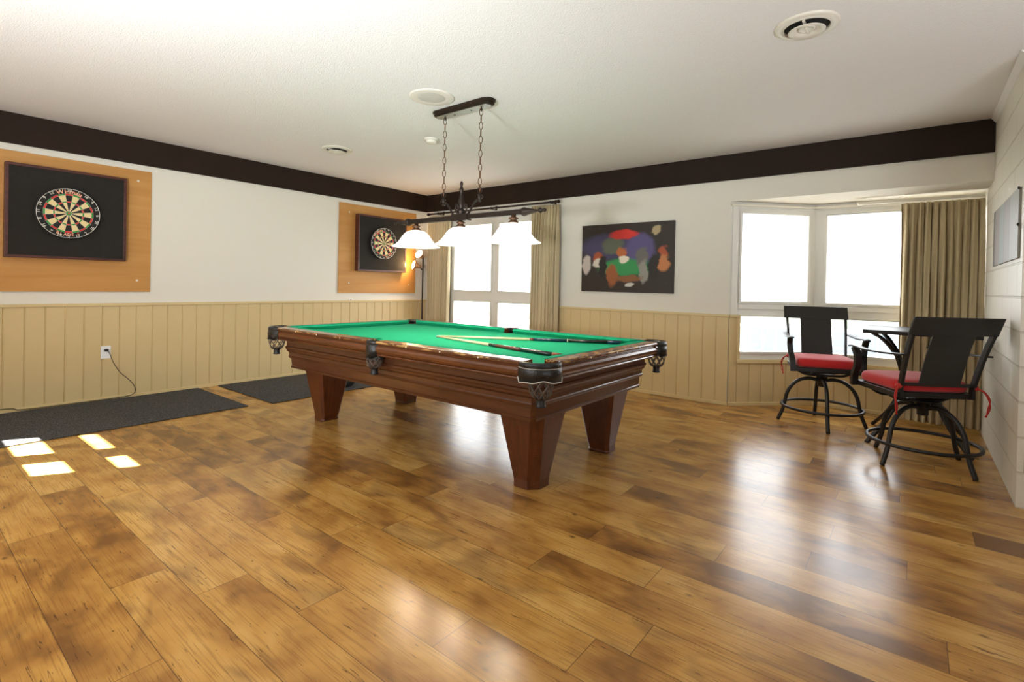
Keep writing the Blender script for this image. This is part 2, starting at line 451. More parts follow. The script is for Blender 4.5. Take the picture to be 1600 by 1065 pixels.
bar('baseboard_bay', 'railcap', (BX, 0, 0), A45, N45, 0, AL, 0, .022, 0, .034, e0=.0)
bar('baseboard_bay_centre', 'railcap', (BC, BD, 0), (1, 0, 0), (0, -1, 0), 0, W-BC, 0, .022, 0, .034)
# boxed trim round the lower left corner of the bay window
bar('trim_10', 'railcap', (BX, 0, 0), A45, N45, .0, .10, 0, .024, ZR0, ZR1)
bar('trim_11', 'wains', (BX, 0, 0), A45, N45, .082, .115, 0, .022, .435, ZR1)
bar('trim_12', 'wains', (BX, 0, 0), A45, N45, 0, .083, 0, .012, .43, ZR0)
bar('trim_13', 'railcap', (BX, 0, 0), A45, N45, .082, AL-.01, 0, .03, .435, .472)
bar('trim_14', 'railcap', (BC, BD, 0), (1, 0, 0), (0, -1, 0), .0, W-BC, 0, .03, .435, .472)
# white cove along the cinder block wall
structure(MB().loft([[(W-.03, y, H-.001), (W-.001, y, H-.001), (W-.001, y, H-.04), (W-.008, y, H-.032)] for y in (-1.46, -BT-.001)]).build('trim_15', 'ceiling'))

def window(name, o, ud, nd, U, Z, us, zs, depth=.075, casing=.0, label=None):
    """us / zs: list of pane intervals; frame = everything between"""
    root = bpy.data.objects.new(name, None); COL.objects.link(root); structure(root)
    o, ud, nd = Vector(o), Vector(ud), Vector(nd)
    fr = MB()
    ub = sorted([U[0], U[1]]+[q for p in us for q in p]); zb = sorted([Z[0], Z[1]]+[q for p in zs for q in p])
    for i in range(len(ub)-1):
        for k in range(len(zb)-1):
            if i % 2 and k % 2: continue
            slab(fr, o, ud, nd, ub[i], ub[i+1], zb[k], zb[k+1], -depth, 0)
    structure_part = fr.build('window_frame', 'white', root)
    for (a, b) in us:
        for (c, d) in zs:
            s = MB(); t = .022                           # sash moulding
            for (p, q, r_, w_) in ((a-t, b+t, c-t, c), (a-t, b+t, d, d+t), (a-t, a, c, d), (b, b+t, c, d)):
                slab(s, o, ud, nd, p, q, r_, w_, .0, .014)
            s.build('sash', 'white', root, bevel=.003)
            g = MB(); slab(g, o, ud, nd, a-.004, b+.004, c-.004, d+.004, -.05, -.045); g.build('pane', 'glass', root)
    return root
w1 = window('window_1', *BW, (WX0, WX1), (WZ0, WZ1), [(.635, 1.352), (1.50, 2.20)], [(.535, .935), (1.095, 2.04)])
ca = MB()
for (a, b, c, d) in ((WX0-.06, WX0, WZ0-.03, WZ1+.045), (WX1, WX1+.06, WZ0-.03, WZ1+.045), (WX0, WX1, WZ1, WZ1+.045)):
    ca.box((a, -.018, c), (b, 0, d))
ca.build('casing', 'white', w1, bevel=.004)
MB().box((WX0-.06, -.05, WZ0-.03), (WX1+.06, 0, WZ0)).build('window_sill', 'white', w1, bevel=.004)
w2 = window('window_2', (BX, 0, 0), A45, N45, (.0, AL), (.45, SZ), [(.118, .845)], [(.552, .912), (1.066, 1.962)])
ca = MB(); slab(ca, Vector((BX, 0, 0)), Vector(A45), Vector(N45), .012, .075, ZR1, 2.055, 0, .016)
slab(ca, Vector((BX, 0, 0)), Vector(A45), Vector(N45), .075, AL-.03, 2.015, 2.055, 0, .012)
slab(ca, Vector((BX, 0, 0)), Vector(A45), Vector(N45), .10, AL, .985, 1.03, 0, .01)
ca.build('casing', 'white', w2, bevel=.004)
w3 = window('window_3', (BC, BD, 0), (1, 0, 0), (0, -1, 0), (0, W-BC), (.45, SZ), [(.105, W-BC-.06)], [(.552, .905), (1.066, 1.962)])
ca = MB(); slab(ca, Vector((BC, BD, 0)), Vector((1, 0, 0)), Vector((0, -1, 0)), .03, W-BC, 2.015, 2.055, 0, .012)
slab(ca, Vector((BC, BD, 0)), Vector((1, 0, 0)), Vector((0, -1, 0)), .0, W-BC, .985, 1.03, 0, .01)
ca.build('casing', 'white', w3, bevel=.004)

# outside, washed out by daylight
M['ext_ground'] = plain('pale_gravel', lin(190, 188, 180), .9, var=.1, vscale=2)
M['ext_hill'] = plain('pale_hill', lin(120, 130, 138), .9, var=.15, vscale=.6)
M['ext_rail'] = plain('white_railing', lin(246, 246, 246), .6)
M['ext_green'] = plain('pale_lawn', lin(110, 120, 92), .9, var=.25, vscale=1.2)
structure(MB().box((-12, .9, -.45), (22, 14, -.4)).build('ground_outside', 'ext_ground'))
structure(MB().box((-30, 14, -.5), (40, 60, -.45)).build('lawn_outside', 'ext_green'))
structure(MB().box((3.4, 5.5, -.42), (8.5, 5.9, .5)).build('wall_outside', 'ext_hill'))
rl = MB()
for zz in (.1, .55): rl.box((-4, 4.0, zz), (12, 4.05, zz+.05))
for i in range(81): rl.box((-4+i*.2, 4.01, -.4), (-3.97+i*.2, 4.04, .58))
tag(rl.build('railing_outside', 'ext_rail'), 'pale white railing on the terrace outside the bay window', 'railing', kind='structure')

# ------------------------------------------------------------------ pool table
TX, TY = 3.183, -2.55
HX, HY, ZT = 1.417, .796, .79
tb = thing('pool_table', 'large mahogany pool table with green felt and black leather pockets', 'pool table', (TX, TY, 0))
def rect(hx, hy, z, c):
    return [(-hx+c, -hy, z), (hx-c, -hy, z), (hx, -hy+c, z), (hx, hy-c, z), (hx-c, hy, z), (-hx+c, hy, z), (-hx, hy-c, z), (-hx, -hy+c, z)]
ap = MB()
prof = [(.0, .445), (.006, .447), (.009, .463), (.003, .468), (.008, .526), (.018, .528), (.022, .536), (.024, .545), (.020, .551), (.020, .575),
        (.026, .582), (.034, .590), (.036, .602), (.042, .612), (.042, .626), (.034, .632), (.034, .69)]
ap.loft([rect(1.267+d, .668+d, z, .022) for d, z in prof])
ap.build('apron', 'twood', tb)
# rails with cushions, six of them
woodp = [(.016, .790), (.006, .788), (.0, .781), (.001, .772), (.010, .766), (.014, .760), (.006, .752), (.001, .738), (.002, .722), (.010, .708), (.018, .704),
         (.012, .701), (.009, .696), (.013, .689), (.022, .687), (.11, .687), (.11, .752), (.094, .752), (.094, .789), (.088, .7905)]
cushp = [(.092, .789), (.096, .793), (.132, .793), (.152, .787), (.157, .779), (.150, .772), (.135, .755), (.092, .755)]
def seg(profile, base, ud, nin, u0, u1, mit=(0., 0.)):
    base, ud, nin = Vector(base), Vector(ud), Vector(nin); lo, hi = [], []
    for d, z in profile:
        e = max(0, d-.10)
        lo.append(base+ud*(u0+e*mit[0])+nin*d+Vector((0, 0, z))); hi.append(base+ud*(u1-e*mit[1])+nin*d+Vector((0, 0, z)))
    return [lo, hi]
CR, SR = .140, .058
def rail(base, ud, nin, u0, u1, mat, fracs, mits=(1.5, 1.5)):
    r = MB().loft(seg(woodp, base, ud, nin, u0, u1)).build('rail', mat, tb)
    MB().loft(seg(cushp, base, ud, nin, u0+.004, u1-.004, mits)).build('cushion', 'cloth', r)
    for f in fracs:
        p = Vector(base)+Vector(ud)*(u0+(u1-u0)*f)+Vector(nin)*(-.0005)
        s = MB()
        s.lathe([(0, 0), (.0045, 0), (.0045, .003), (0, .003)], 10, ax='y' if abs(nin[1]) else 'x', c=(p.x, p.y, .777))
        s.build('rail_sight', 'ivory', r)
for sy in (-1, 1):
    for (u0, u1) in ((-HX+CR, -SR), (SR, HX-CR)):
        rail((0, sy*HY, 0), (1, 0, 0), (0, -sy, 0), u0, u1, 'rail_x', (.25, .5, .75), (1.5, .35) if u0 < -.5 else (.35, 1.5))
for sx in (-1, 1):
    rail((sx*HX, 0, 0), (0, 1, 0), (-sx, 0, 0), -HY+CR, HY-CR, 'rail_y', (.25, .5, .75))
# bed with pocket cut-outs
bx, by = HX-.11, HY-.11
pts = []
def arc(cx, cy, r, a0, a1, n=10):
    return [(cx+r*cos(a0+(a1-a0)*i/n), cy+r*sin(a0+(a1-a0)*i/n)) for i in range(n+1)]
pts += arc(-bx, -by, .085, R(90), R(0)) + arc(0, -by-.02, .062, R(165), R(15)) + arc(bx, -by, .085, R(180), R(90))
pts += arc(bx, by, .085, R(270), R(180)) + arc(0, by+.02, .062, R(-15), R(-165)) + arc(-bx, by, .085, R(0), R(-90))
MB().loft([[(x, y, .715) for x, y in pts], [(x, y, .753) for x, y in pts]]).build('playing_bed', 'cloth', tb)
# legs: tapering on the inner sides, fluted outer chamfer
def leg(sx, sy):
    ox, oy = 1.180, .524                                # outer faces
    def lp(z, w, c, k=0.):
        x1, y1 = ox+k, oy+k; x0, y0 = x1-w, y1-w; i = .02
        q = [(x0+i, y0), (x1-i, y0), (x1, y0+i), (x1, y1-c), (x1-c*.82, y1-c*.82+.006), (x1-c, y1), (x0+i, y1), (x0, y1-i), (x0, y0+i)]
        q = [(x0+i, y0), (x1-i, y0), (x1, y0+i), (x1, y1-c), (x1-c, y1), (x0+i, y1), (x0, y1-i), (x0, y0+i)]
        return [(sx*a, sy*b, z) for a, b in q]
    l = MB().loft([lp(0, .165, .052), lp(.012, .168, .052), lp(.015, .162, .050), lp(.05, .170, .052), lp(.448, .300, .06, .066)])
    o = l.build('leg', 'twood_z', tb, bevel=.003)
    f = MB()                                           # row of small carved bars down the chamfer
    for i in range(22):
        z = .03+i*.0155; k = .066*max(0, (z-.05)/.4); c = .052+.008*z/.45
        m_ = Vector((ox+k-c/2+.0005, oy+k-c/2+.0005, z)); a = Vector((sqrt(.5), -sqrt(.5), 0)); n_ = Vector((sqrt(.5), sqrt(.5), 0))
        lo = [m_-a*.010-n_*.003, m_+a*.010-n_*.003, m_+a*.010+n_*.0022, m_-a*.010+n_*.0022]
        lo = [Vector((sx*p.x, sy*p.y, p.z)) for p in lo]
        f.loft([lo, [p+Vector((0, 0, .007)) for p in lo]])
    f.build('fluting', 'twood_z', o)
    return o
for sx in (-1, 1):
    for sy in (-1, 1): leg(sx, sy)
# pockets
def pocket(cx, cy, az, r, half, ztop, zbot, netr, corner):
    """leather shield of radius r about (cx,cy), facing azimuth az, over +-half"""
    n = 36; root = MB()
    def ring(rad, zf): return [Vector((cx+rad*cos(az-half+2*half*i/n), cy+rad*sin(az-half+2*half*i/n), zf(-1+2*i/n))) for i in range(n+1)]
    if corner: zb = lambda t: zbot-.004-.018*abs(t)**1.4+.005*cos(3*pi*t)*(1-abs(t))+.03*max(0, abs(t)-.86)/.14
    else: zb = lambda t: zbot+.035*abs(t)**2
    mid = lambda t: (ztop+zb(t))/2
    loops = [ring(r-.006, lambda t: ztop-.03), ring(r-.012, lambda t: ztop), ring(r-.004, lambda t: ztop+.004), ring(r+.004, lambda t: ztop-.006), ring(r+.004, lambda t: ztop-.022), ring(r+.0005, lambda t: ztop-.026),
             ring(r+.003, lambda t: ztop-.03), ring(r+.007, mid), ring(r+.004, zb), ring(r-.004, zb)]
    o = root.loft(loops, 0, False, True, closed=False).build('pocket', 'leather', tb)
    p = [q for q in ring(r+.006, zb)]
    e0 = [Vector((q.x, q.y, ztop-.028)) for q in ring(r+.004, zb)]
    MB().tube(p, .0028, 6).tube(e0, .0016, 5).build('piping', 'piping' if corner and cx > 0 and cy < 0 else 'dark_piping', o)
    # liner well behind the leather (pocket throat)
    ln = MB(); nn = 40
    c1 = Vector((cx, cy, 0))
    for full in (0,):
        lp = []
        for rad, z in ((r*.80, .745), (r*.80, .70), (netr*1.05, zbot-.005)):
            lp.append([(cx+rad*cos(2*pi*i/nn), cy+rad*sin(2*pi*i/nn), z) for i in range(nn)])
        ln.loft(lp, 0, False, True)
    ln.build('pocket_liner', 'black', o)
    # net of crossed cords
    nt_ = MB(); k = 8; ox, oy = cx+cos(az)*r*(.42 if corner else .18), cy+sin(az)*r*(.42 if corner else .18)
    zn0, zn1 = zbot+.01, .600
    for s in (-1, 1):
        for i in range(k):
            q = []
            for j in range(9):
                t = j/8; a = 2*pi*i/k+s*t*pi*2/k*1.5; rad = netr*(1-.05*t)*(1-.5*t**5)
                q.append((ox+rad*cos(a), oy+rad*sin(a), zn0+(zn1-zn0)*t))
            nt_.tube(q, .0038, 6)
    nt_.build('net', 'net', o)
    MB().lathe([(.0, .598), (.024, .598), (.029, .602), (.030, .606), (.026, .608), (.024, .592), (.024, .570), (.028, .564), (.028, .559), (.020, .556), (0, .556)], 20, c=(ox, oy, 0)).build('net_ring', 'black', o)
for sx in (-1, 1):
    for sy in (-1, 1):
        pocket(sx*(HX-.085), sy*(HY-.085), sy*R(45) if sx > 0 else sy*R(135), .110, R(88), ZT-.002, .700, .062, True)
for sy in (-1, 1):
    pocket(0, sy*(HY-.045), sy*pi/2, .060, R(92), ZT-.002, .665, .052, False)

# cues
def cue(name, label, a, b, segs):
    a, b = Vector(a), Vector(b); d = b-a; Lc = d.length
    root = thing(name, label, 'pool cue', a, 0, 'cues lying on the pool table')
    root.rotation_euler = d.to_track_quat('X', 'Z').to_euler()
    for nm, mat, t0, t1 in segs:
        rr = lambda t: .0062+(.0145-.0062)*t
        mb = MB()
        prf = [(0, t0*Lc), (rr(t0), t0*Lc), (rr(t1), t1*Lc), (0, t1*Lc)]
        mb.lathe(prf, 14, ax='x').build(nm, mat, root)
    return root
cz = .7535
cue('pool_cue', 'pool cue with black and dark red butt, the one nearer the long front rail', (3.058, -2.628, cz+.0075), (4.412, -2.897, cz+.015),
    [('tip', 'cuetip', 0, .012), ('shaft', 'cueshaft', .012, .50), ('collar', 'cueblack', .50, .56), ('forearm', 'cuered', .56, .74), ('wrap', 'cueblack', .74, .95), ('butt_cap', 'cork', .95, 1.)])
cue('pool_cue', 'pool cue with navy blue and black butt, the one farther from the front rail', (3.056, -2.605, cz+.0075), (4.325, -1.945, cz+.015),
    [('tip', 'cuetip', 0, .012), ('shaft', 'cueshaft', .012, .52), ('collar', 'cuered', .52, .54), ('forearm', 'cueblue', .54, .72), ('wrap', 'cueblack', .725, .93), ('ring', 'ivory', .72, .725), ('butt_cap', 'cueblue', .93, 1.)])

# ------------------------------------------------------------------ billiard light
LX, LY = 3.275, -2.60
bl = thing('billiard_light', 'dark bronze three-shade chandelier hanging on two chains over pool table', 'ceiling lamp', (LX, LY, 0))
def stadium(hx, hy, z, n=10):
    return [(hx-hy+hy*cos(-pi/2+pi*i/n), hy*sin(-pi/2+pi*i/n), z) for i in range(n+1)]+[(-hx+hy+hy*cos(pi/2+pi*i/n), hy*sin(pi/2+pi*i/n), z) for i in range(n+1)]
cn = MB().loft([stadium(.312, .064, H-.001), stadium(.312, .064, H-.012), stadium(.300, .055, H-.022), stadium(.303, .057, H-.03), stadium(.285, .043, H-.042)]).build('canopy', 'bronze', bl)
MB().loft([stadium(.278, .038, H-.042), stadium(.276, .036, H-.046)]).build('canopy_plate', 'plate', cn)
for x in (-.09, .09): MB().lathe([(0, H-.053), (.006, H-.052), (.006, H-.046)], 10, c=(x, 0, 0)).build('screw', 'black', cn)
ZBAR = 1.695; cxs = (-.195, .19)
for x in cxs:
    ch = MB(); z = H-.05; k = 0
    MB().tube([(x, 0, H-.046), (x, 0, H-.075)], .006, 8).build('chain_loop', 'bronze', bl)
    while z > 1.925:
        q_ = .8 if k % 2 == 0 else -.6
        lk = [(x+.0125*cos(a)*cos(q_), .0125*cos(a)*sin(q_), z-.029+.029*sin(a)) for a in [2*pi*i/16 for i in range(16)]]
        ch.tube(lk, .0029, 6, closed=True); z -= .052; k += 1
    ch.build('chain', 'bronzebrown', bl)
    ar = MB()
    rg = [(x+.022*cos(2*pi*i/18), 0, 1.885+.022*sin(2*pi*i/18)) for i in range(18)]
    ar.tube(rg, .003, 6, closed=True)
    s = 1 if x > 0 else -1
    ar.lathe([(0, 1.862), (.010, 1.858), (.017, 1.85), (.012, 1.842), (.02, 1.832), (.008, 1.822), (.014, 1.806), (0, 1.80)], 14, c=(x, 0, 0))
    ar.tube(spline([(x, 0, 1.835), (x-s*.05, 0, 1.80), (x-s*.10, 0, 1.735), (x-s*.125, 0, 1.712)]), .0085, 8)
    ar.tube(spline([(x-s*.02, 0, 1.83), (x+s*.02, 0, 1.85), (x+s*.035, 0, 1.835), (x+s*.02, 0, 1.82)]), .004, 6)
    ar.build('scroll_arm', 'bronze', bl)
MB().box((-.62, -.019, ZBAR-.019), (.62, .019, ZBAR+.019)).build('bar', 'bronze', bl, bevel=.004)
for s in (-1, 1):
    f = MB(); f.lathe([(0, s*.60), (.028, s*.60), (.032, s*.612), (.030, s*.625), (.026, s*.635), (.018, s*.68), (.010, s*.715), (.009, s*.735), (.017, s*.745), (.019, s*.752), (.012, s*.765), (.008, s*.775), (.013, s*.785), (.009, s*.797), (0, s*.80)], 18, ax='x', c=(0, 0, ZBAR))
    f.build('finial', 'bronze', bl)
ce = MB(); ce.box((-.085, -.026, ZBAR-.026), (.085, .026, ZBAR+.026))
ce.lathe([(.0, ZBAR+.02), (.03, ZBAR+.025), (.034, ZBAR+.05), (.02, ZBAR+.07), (.026, ZBAR+.09), (.024, ZBAR+.12), (.014, ZBAR+.165), (.010, ZBAR+.19), (.017, ZBAR+.205), (.016, ZBAR+.222), (.008, ZBAR+.240), (.013, ZBAR+.258), (.010, ZBAR+.274), (0, ZBAR+.284)], 18)
for a in range(4):
    c, s = cos(a*pi/2), sin(a*pi/2)
    ce.tube(spline([(c*.03, s*.03, ZBAR+.03), (c*.055, s*.055, ZBAR+.05), (c*.06, s*.06, ZBAR+.085), (c*.04, s*.04, ZBAR+.1), (c*.035, s*.035, ZBAR+.08)]), .006, 7)
ce.build('centre_piece', 'bronze', bl, bevel=.003)
ZS = 1.483
for x in (-.515, 0, .52):
    MB().lathe([(0, ZBAR-.018), (.018, ZBAR-.018), (.016, ZBAR-.03), (.034, ZBAR-.036), (.036, ZBAR-.044), (.022, ZBAR-.05), (.028, ZBAR-.058), (.04, ZBAR-.07), (.036, ZBAR-.076), (0, ZBAR-.076)], 20, c=(x, 0, 0)).build('socket', 'bronzebrown', bl)
    sh = [(.030, ZS+.148), (.034, ZS+.138), (.062, ZS+.132), (.088, ZS+.118), (.110, ZS+.094), (.128, ZS+.066), (.150, ZS+.036), (.176, ZS+.014), (.198, ZS+.003), (.200, ZS), (.194, ZS), (.172, ZS+.010), (.145, ZS+.032), (.122, ZS+.064), (.104, ZS+.092), (.084, ZS+.114), (.060, ZS+.127), (.030, ZS+.130)]
    MB().lathe(sh, 48, c=(x, 0, 0)).build('lamp_shade', 'shade', bl)
    ld = bpy.data.lights.new('bulb', 'POINT'); ld.energy = 13; ld.color = (1, .80, .56); ld.shadow_soft_size = .03; ld.specular_factor = .03
    lo = bpy.data.objects.new('bulb', ld); COL.objects.link(lo); lo.location = (LX+x, LY, ZS+.05)

# ------------------------------------------------------------------ stools and bar table
def stool(label, loc, rz, leg0, group, off=(0, 0)):
    st = thing('swivel_stool', label, 'stool', loc, rz, group)
    bx_, by_ = off[0]*cos(rz)+off[1]*sin(rz), -off[0]*sin(rz)+off[1]*cos(rz)     # base relative to the seat
    for q in range(4):
        a = leg0+q*pi/2; c, s = cos(a), sin(a)
        p = spline([(bx_+c*r, by_+s*r, z) for r, z in ((.02, .385), (.09, .400), (.17, .382), (.235, .325), (.272, .25), (.288, .17), (.305, .10), (.342, .004))], 5)
        MB().tube(p, .0155, 10).build('leg', 'blackmetal', st)
    MB().tube([(bx_+.315*cos(2*pi*i/48), by_+.315*sin(2*pi*i/48), .152) for i in range(48)], .0125, 10, closed=True).build('footrest_ring', 'blackmetal', st)
    MB().lathe([(0, .335), (.03, .335), (.034, .34), (.034, .40), (.045, .405), (.045, .43), (.10, .436), (.10, .444), (0, .444)], 24, c=(bx_, by_, 0)).build('swivel_hub', 'blackmetal', st)
    br = MB()
    for y in (-.09, .09):
        br.tube(spline([(-.215, y, .49), (-.17, y, .46), (-.10, y, .446), (.10, y, .446), (.17, y, .46), (.215, y, .49)]), .011, 8)
    br.build('bracket', 'blackmetal', st)
    fr = MB(); o_, i_ = (.245, .235), (.205, .195)
    for (a, b) in (((-o_[0], -o_[1]), (o_[0], -i_[1])), ((-o_[0], i_[1]), (o_[0], o_[1])), ((-o_[0], -i_[1]), (-i_[0], i_[1])), ((i_[0], -i_[1]), (o_[0], i_[1]))):
        fr.box((a[0], a[1], .487), (b[0], b[1], .523))
    for x in (-.12, -.04, .04, .12): fr.box((x-.02, -.20, .508), (x+.02, .20, .516))
    fr.build('seat_frame', 'blackmetal', st, bevel=.004)
    cu = MB(); n = 40; loops = []
    for k, (z, f) in enumerate(((.524, .90), (.530, .965), (.545, .995), (.562, 1.0), (.580, .985), (.594, .95), (.602, .86), (.606, .6), (.607, .2))):
        lp = []
        for i in range(n):
            a = 2*pi*i/n; c, s = cos(a), sin(a); e = 2/7.
            lp.append((.235*f*math.copysign(abs(c)**e, c), .232*f*math.copysign(abs(s)**e, s)+.004, z))
        loops.append(lp)
    cu = cu.loft(loops, 0, True, True).build('cushion', 'red', st)
    for s in (-1, 1):
        t = MB()
        for k in range(2):
            t.tube(spline([(s*.225, -.225, .56), (s*(.262+.006*k), -.262, .553), (s*(.285+.008*k), -.285, .50), (s*(.29-.012*k), -.29, .44), (s*(.272+.008*k), -.278, .385)]), .0042, 6, rr=None)
        t.lathe([(0, -.02), (.016, -.014), (.021, 0), (.016, .014), (0, .02)], 12, c=(s*.238, -.236, .566))
        t.build('tie', 'redtie', cu)
    yb = lambda z: -.232-.30*max(0, z-.56)-.16*max(0, z-.80)
    for s in (-1, 1):
        MB().tube([(s*(.222+.022*(z-.49)/.44), yb(z), z) for z in (.488, .56, .65, .75, .85, .93)], 0, flat=(.020, .036, (1, 0, 0))).build('back_post', 'blackmetal', st, bevel=.003)
    def panel(nm, x0, x1, z0, z1, th, bow=.022):
        g = MB(); loops = []
        for i in range(13):
            t = i/12; x = x0+(x1-x0)*t; dy = -bow*(1-(x/.27)**2)
            sec = []
            zz = [z0+(z1-z0)*k/4 for k in range(5)]
            sec = [(x, yb(z)+dy+th/2, z) for z in zz]+[(x, yb(z)+dy-th/2, z) for z in reversed(zz)]
            loops.append(sec)
        return g.loft(loops, 0, True, False).build(nm, 'chairpanel', st, bevel=.003)
    panel('top_rail', -.268, .268, .918, 1.035, .018)
    panel('back_splat', -.128, .128, .588, .922, .012)
    panel('cross_bar', -.235, .235, .568, .592, .014, .012)
    for s in (-1, 1):
        MB().tube(spline([(s*.262, yb(.775)-.015, .782), (s*.278, -.12, .772), (s*.288, .05, .772), (s*.285, .17, .782), (s*.278, .24, .776)], 6), 0, flat=(.046, .012, (1, 0, 0))).build('armrest', 'blackmetal', st, bevel=.003)
        MB().tube(spline([(s*.282, .185, .772), (s*.280, .155, .72), (s*.272, .165, .64), (s*.262, .215, .57), (s*.258, .225, .485)], 6), 0, flat=(.044, .034, (1, 0, 0)), rr=None).build('arm_post', 'blackmetal', st, bevel=.003)
    return st
stool('black swivel bar stool with red cushion turned to the room, against bay window', (5.405, -.15, 0), R(197), R(-1), 'red-cushioned swivel stools')
stool('black swivel bar stool with red cushion seen from behind, by the cinder-block wall', (6.035, -.85, 0), R(34), R(18), 'red-cushioned swivel stools', (.065, -.015))
bt = thing('bar_table', 'square black bar table on curved legs between the two stools', 'bar table', (6.075, -.19, 0))
MB().box((-.355, -.36, .86), (.355, .36, .89)).build('tabletop', 'blackmetal', bt, bevel=.006)
for sx in (-1, 1):
    for sy in (-1, 1):
        p = spline([(sx*.29, sy*.29, .862), (sx*.215, sy*.215, .80), (sx*.135, sy*.135, .67), (sx*.10, sy*.10, .50), (sx*.125, sy*.135, .33), (sx*.20, sy*.23, .16), (sx*.31, sy*.36, .003)], 6)
        MB().tube(p, 0, flat=(.032, .020, (sx, -sy, 0))).build('leg', 'blackmetal', bt, bevel=.004)
MB().tube([(.142*cos(2*pi*i/32), .142*sin(2*pi*i/32), .50) for i in range(32)], .009, 8, closed=True).build('stretcher_ring', 'blackmetal', bt)

# ------------------------------------------------------------------ curtains
def curtain(name, label, x0, x1, y0, z0, z1, folds, amp, seed, head, flare=0., group=None, loc=(0, 0, 0)):
    rn = random.Random(seed); nu, nz = folds*16, 40
    ph = [rn.uniform(-.6, .6) for _ in range(folds+2)]; am = [rn.uniform(.65, 1.2) for _ in range(folds+2)]
    ph2 = rn.uniform(0, 6)
    w = x1-x0; v = []; f = []
    for k in range(nz+1):
        t = 1-(1-k/nz)**1.35; z = z1+(z0-z1)*t; dz = z1-z
        for i in range(nu+1):
            u = i/nu; q = u*folds; j = int(min(q, folds-1e-6)); fr_ = q-j
            pj = ph[j]*(1-fr_)+ph[j+1]*fr_; aj = am[j]*(1-fr_)+am[j+1]*fr_
            a_ = 2*pi*q+pj*min(1, dz/.5)
            pin = math.exp(-((dz-head)/.028)**2)
            A = amp*aj*(.55+.45*min(1, dz/.5))*(1-.85*pin)
            if dz < head: A *= .9+.7*sin(pi*dz/head)
            y = y0+A*sin(a_)+.42*A*sin(2*a_+ph2+2*dz+j)+.25*A*sin(.5*a_+ph2)+.026*pin
            xx = x0+w*u+flare*w*(u-.5)*(t-.3)+.25*w/folds*cos(a_)*min(1, dz/.4)*.6
            v.append((xx, y, z))
    for k in range(nz):
        for i in range(nu):
            a = k*(nu+1)+i; f.append((a, a+1, a+nu+2, a+nu+1))
    c = MB().add(v, f, 0, True).build('curtain_panel', 'curtain', solid=.004)
    r = thing(name, label, 'curtain', loc, 0, group)
    c.parent = r
    return r
curtain('curtain', 'beige pleated curtain at left of the window behind pool table, beside the lamp', .155, .62, -.10, .03, 2.205, 9, .030, 3, .10, -.05, 'beige pleated curtains')
curtain('curtain', 'beige pleated curtain on dark rod, right of the window behind pool table', 2.11, 2.535, -.10, .03, 2.205, 9, .030, 5, .10, .06, 'beige pleated curtains')
curtain('curtain', 'beige pleated curtain hanging from white track in bay window corner', 5.925, 6.495, .45, .03, 2.005, 11, .036, 11, .11, .0, 'beige pleated curtains')
rd = thing('curtain_rod', 'dark bronze curtain rod with ball ends above the back window', 'curtain rod')
MB().tube([(.20, -.12, 2.235), (2.50, -.12, 2.235)], .0125, 12).build('rod', 'bronze', rd)
for s, x in ((-1, .20), (1, 2.50)):
    MB().lathe([(0, 0), (.018, s*.002), (.018, s*.01), (.012, s*.014), (.022, s*.03), (.024, s*.04), (.018, s*.055), (0, s*.06)], 16, ax='x', c=(x, -.12, 2.235)).build('finial', 'bronze', rd)
for x in (.38, 1.43, 2.42):
    MB().box((x-.008, -.135, 2.22), (x+.008, 0, 2.228)).box((x-.012, -.008, 2.205), (x+.012, 0, 2.28)).tube([(x, -.12+.016*cos(a), 2.235+.016*sin(a)) for a in [2*pi*i/12 for i in range(12)]], .004, 6, closed=True).build('bracket', 'bronze', rd)
tr_ = thing('curtain_track', 'white curtain track running along the bay window ceiling', 'curtain track')
d45 = Vector(N45)*.05
pa, pb, pc = Vector((BX-.02, -.03, 0)), Vector((BC+.14, BD-.19, 0)), Vector((W-.016, BD-.23, 0))
MB().box((5.60, BD-.235, 2.016), (W-.016, BD-.205, 2.04)).build('track_rail', 'track', tr_, bevel=.003)
o2 = Vector((BX, 0, 0)); g = MB(); slab(g, o2, Vector(A45), Vector(N45), -.015, AL-.05, 2.03, 2.052, .02, .045); g.build('track_rail', 'track', tr_, bevel=.003)
g = MB(); g.box((BC-.02, BD-.06, 2.03), (5.62, BD-.03, 2.052)).build('track_rail', 'track', tr_, bevel=.003)
g = MB(); g.box((5.585, BD-.235, 2.03), (5.615, BD-.03, 2.045)).build('track_return', 'track', tr_, bevel=.003)

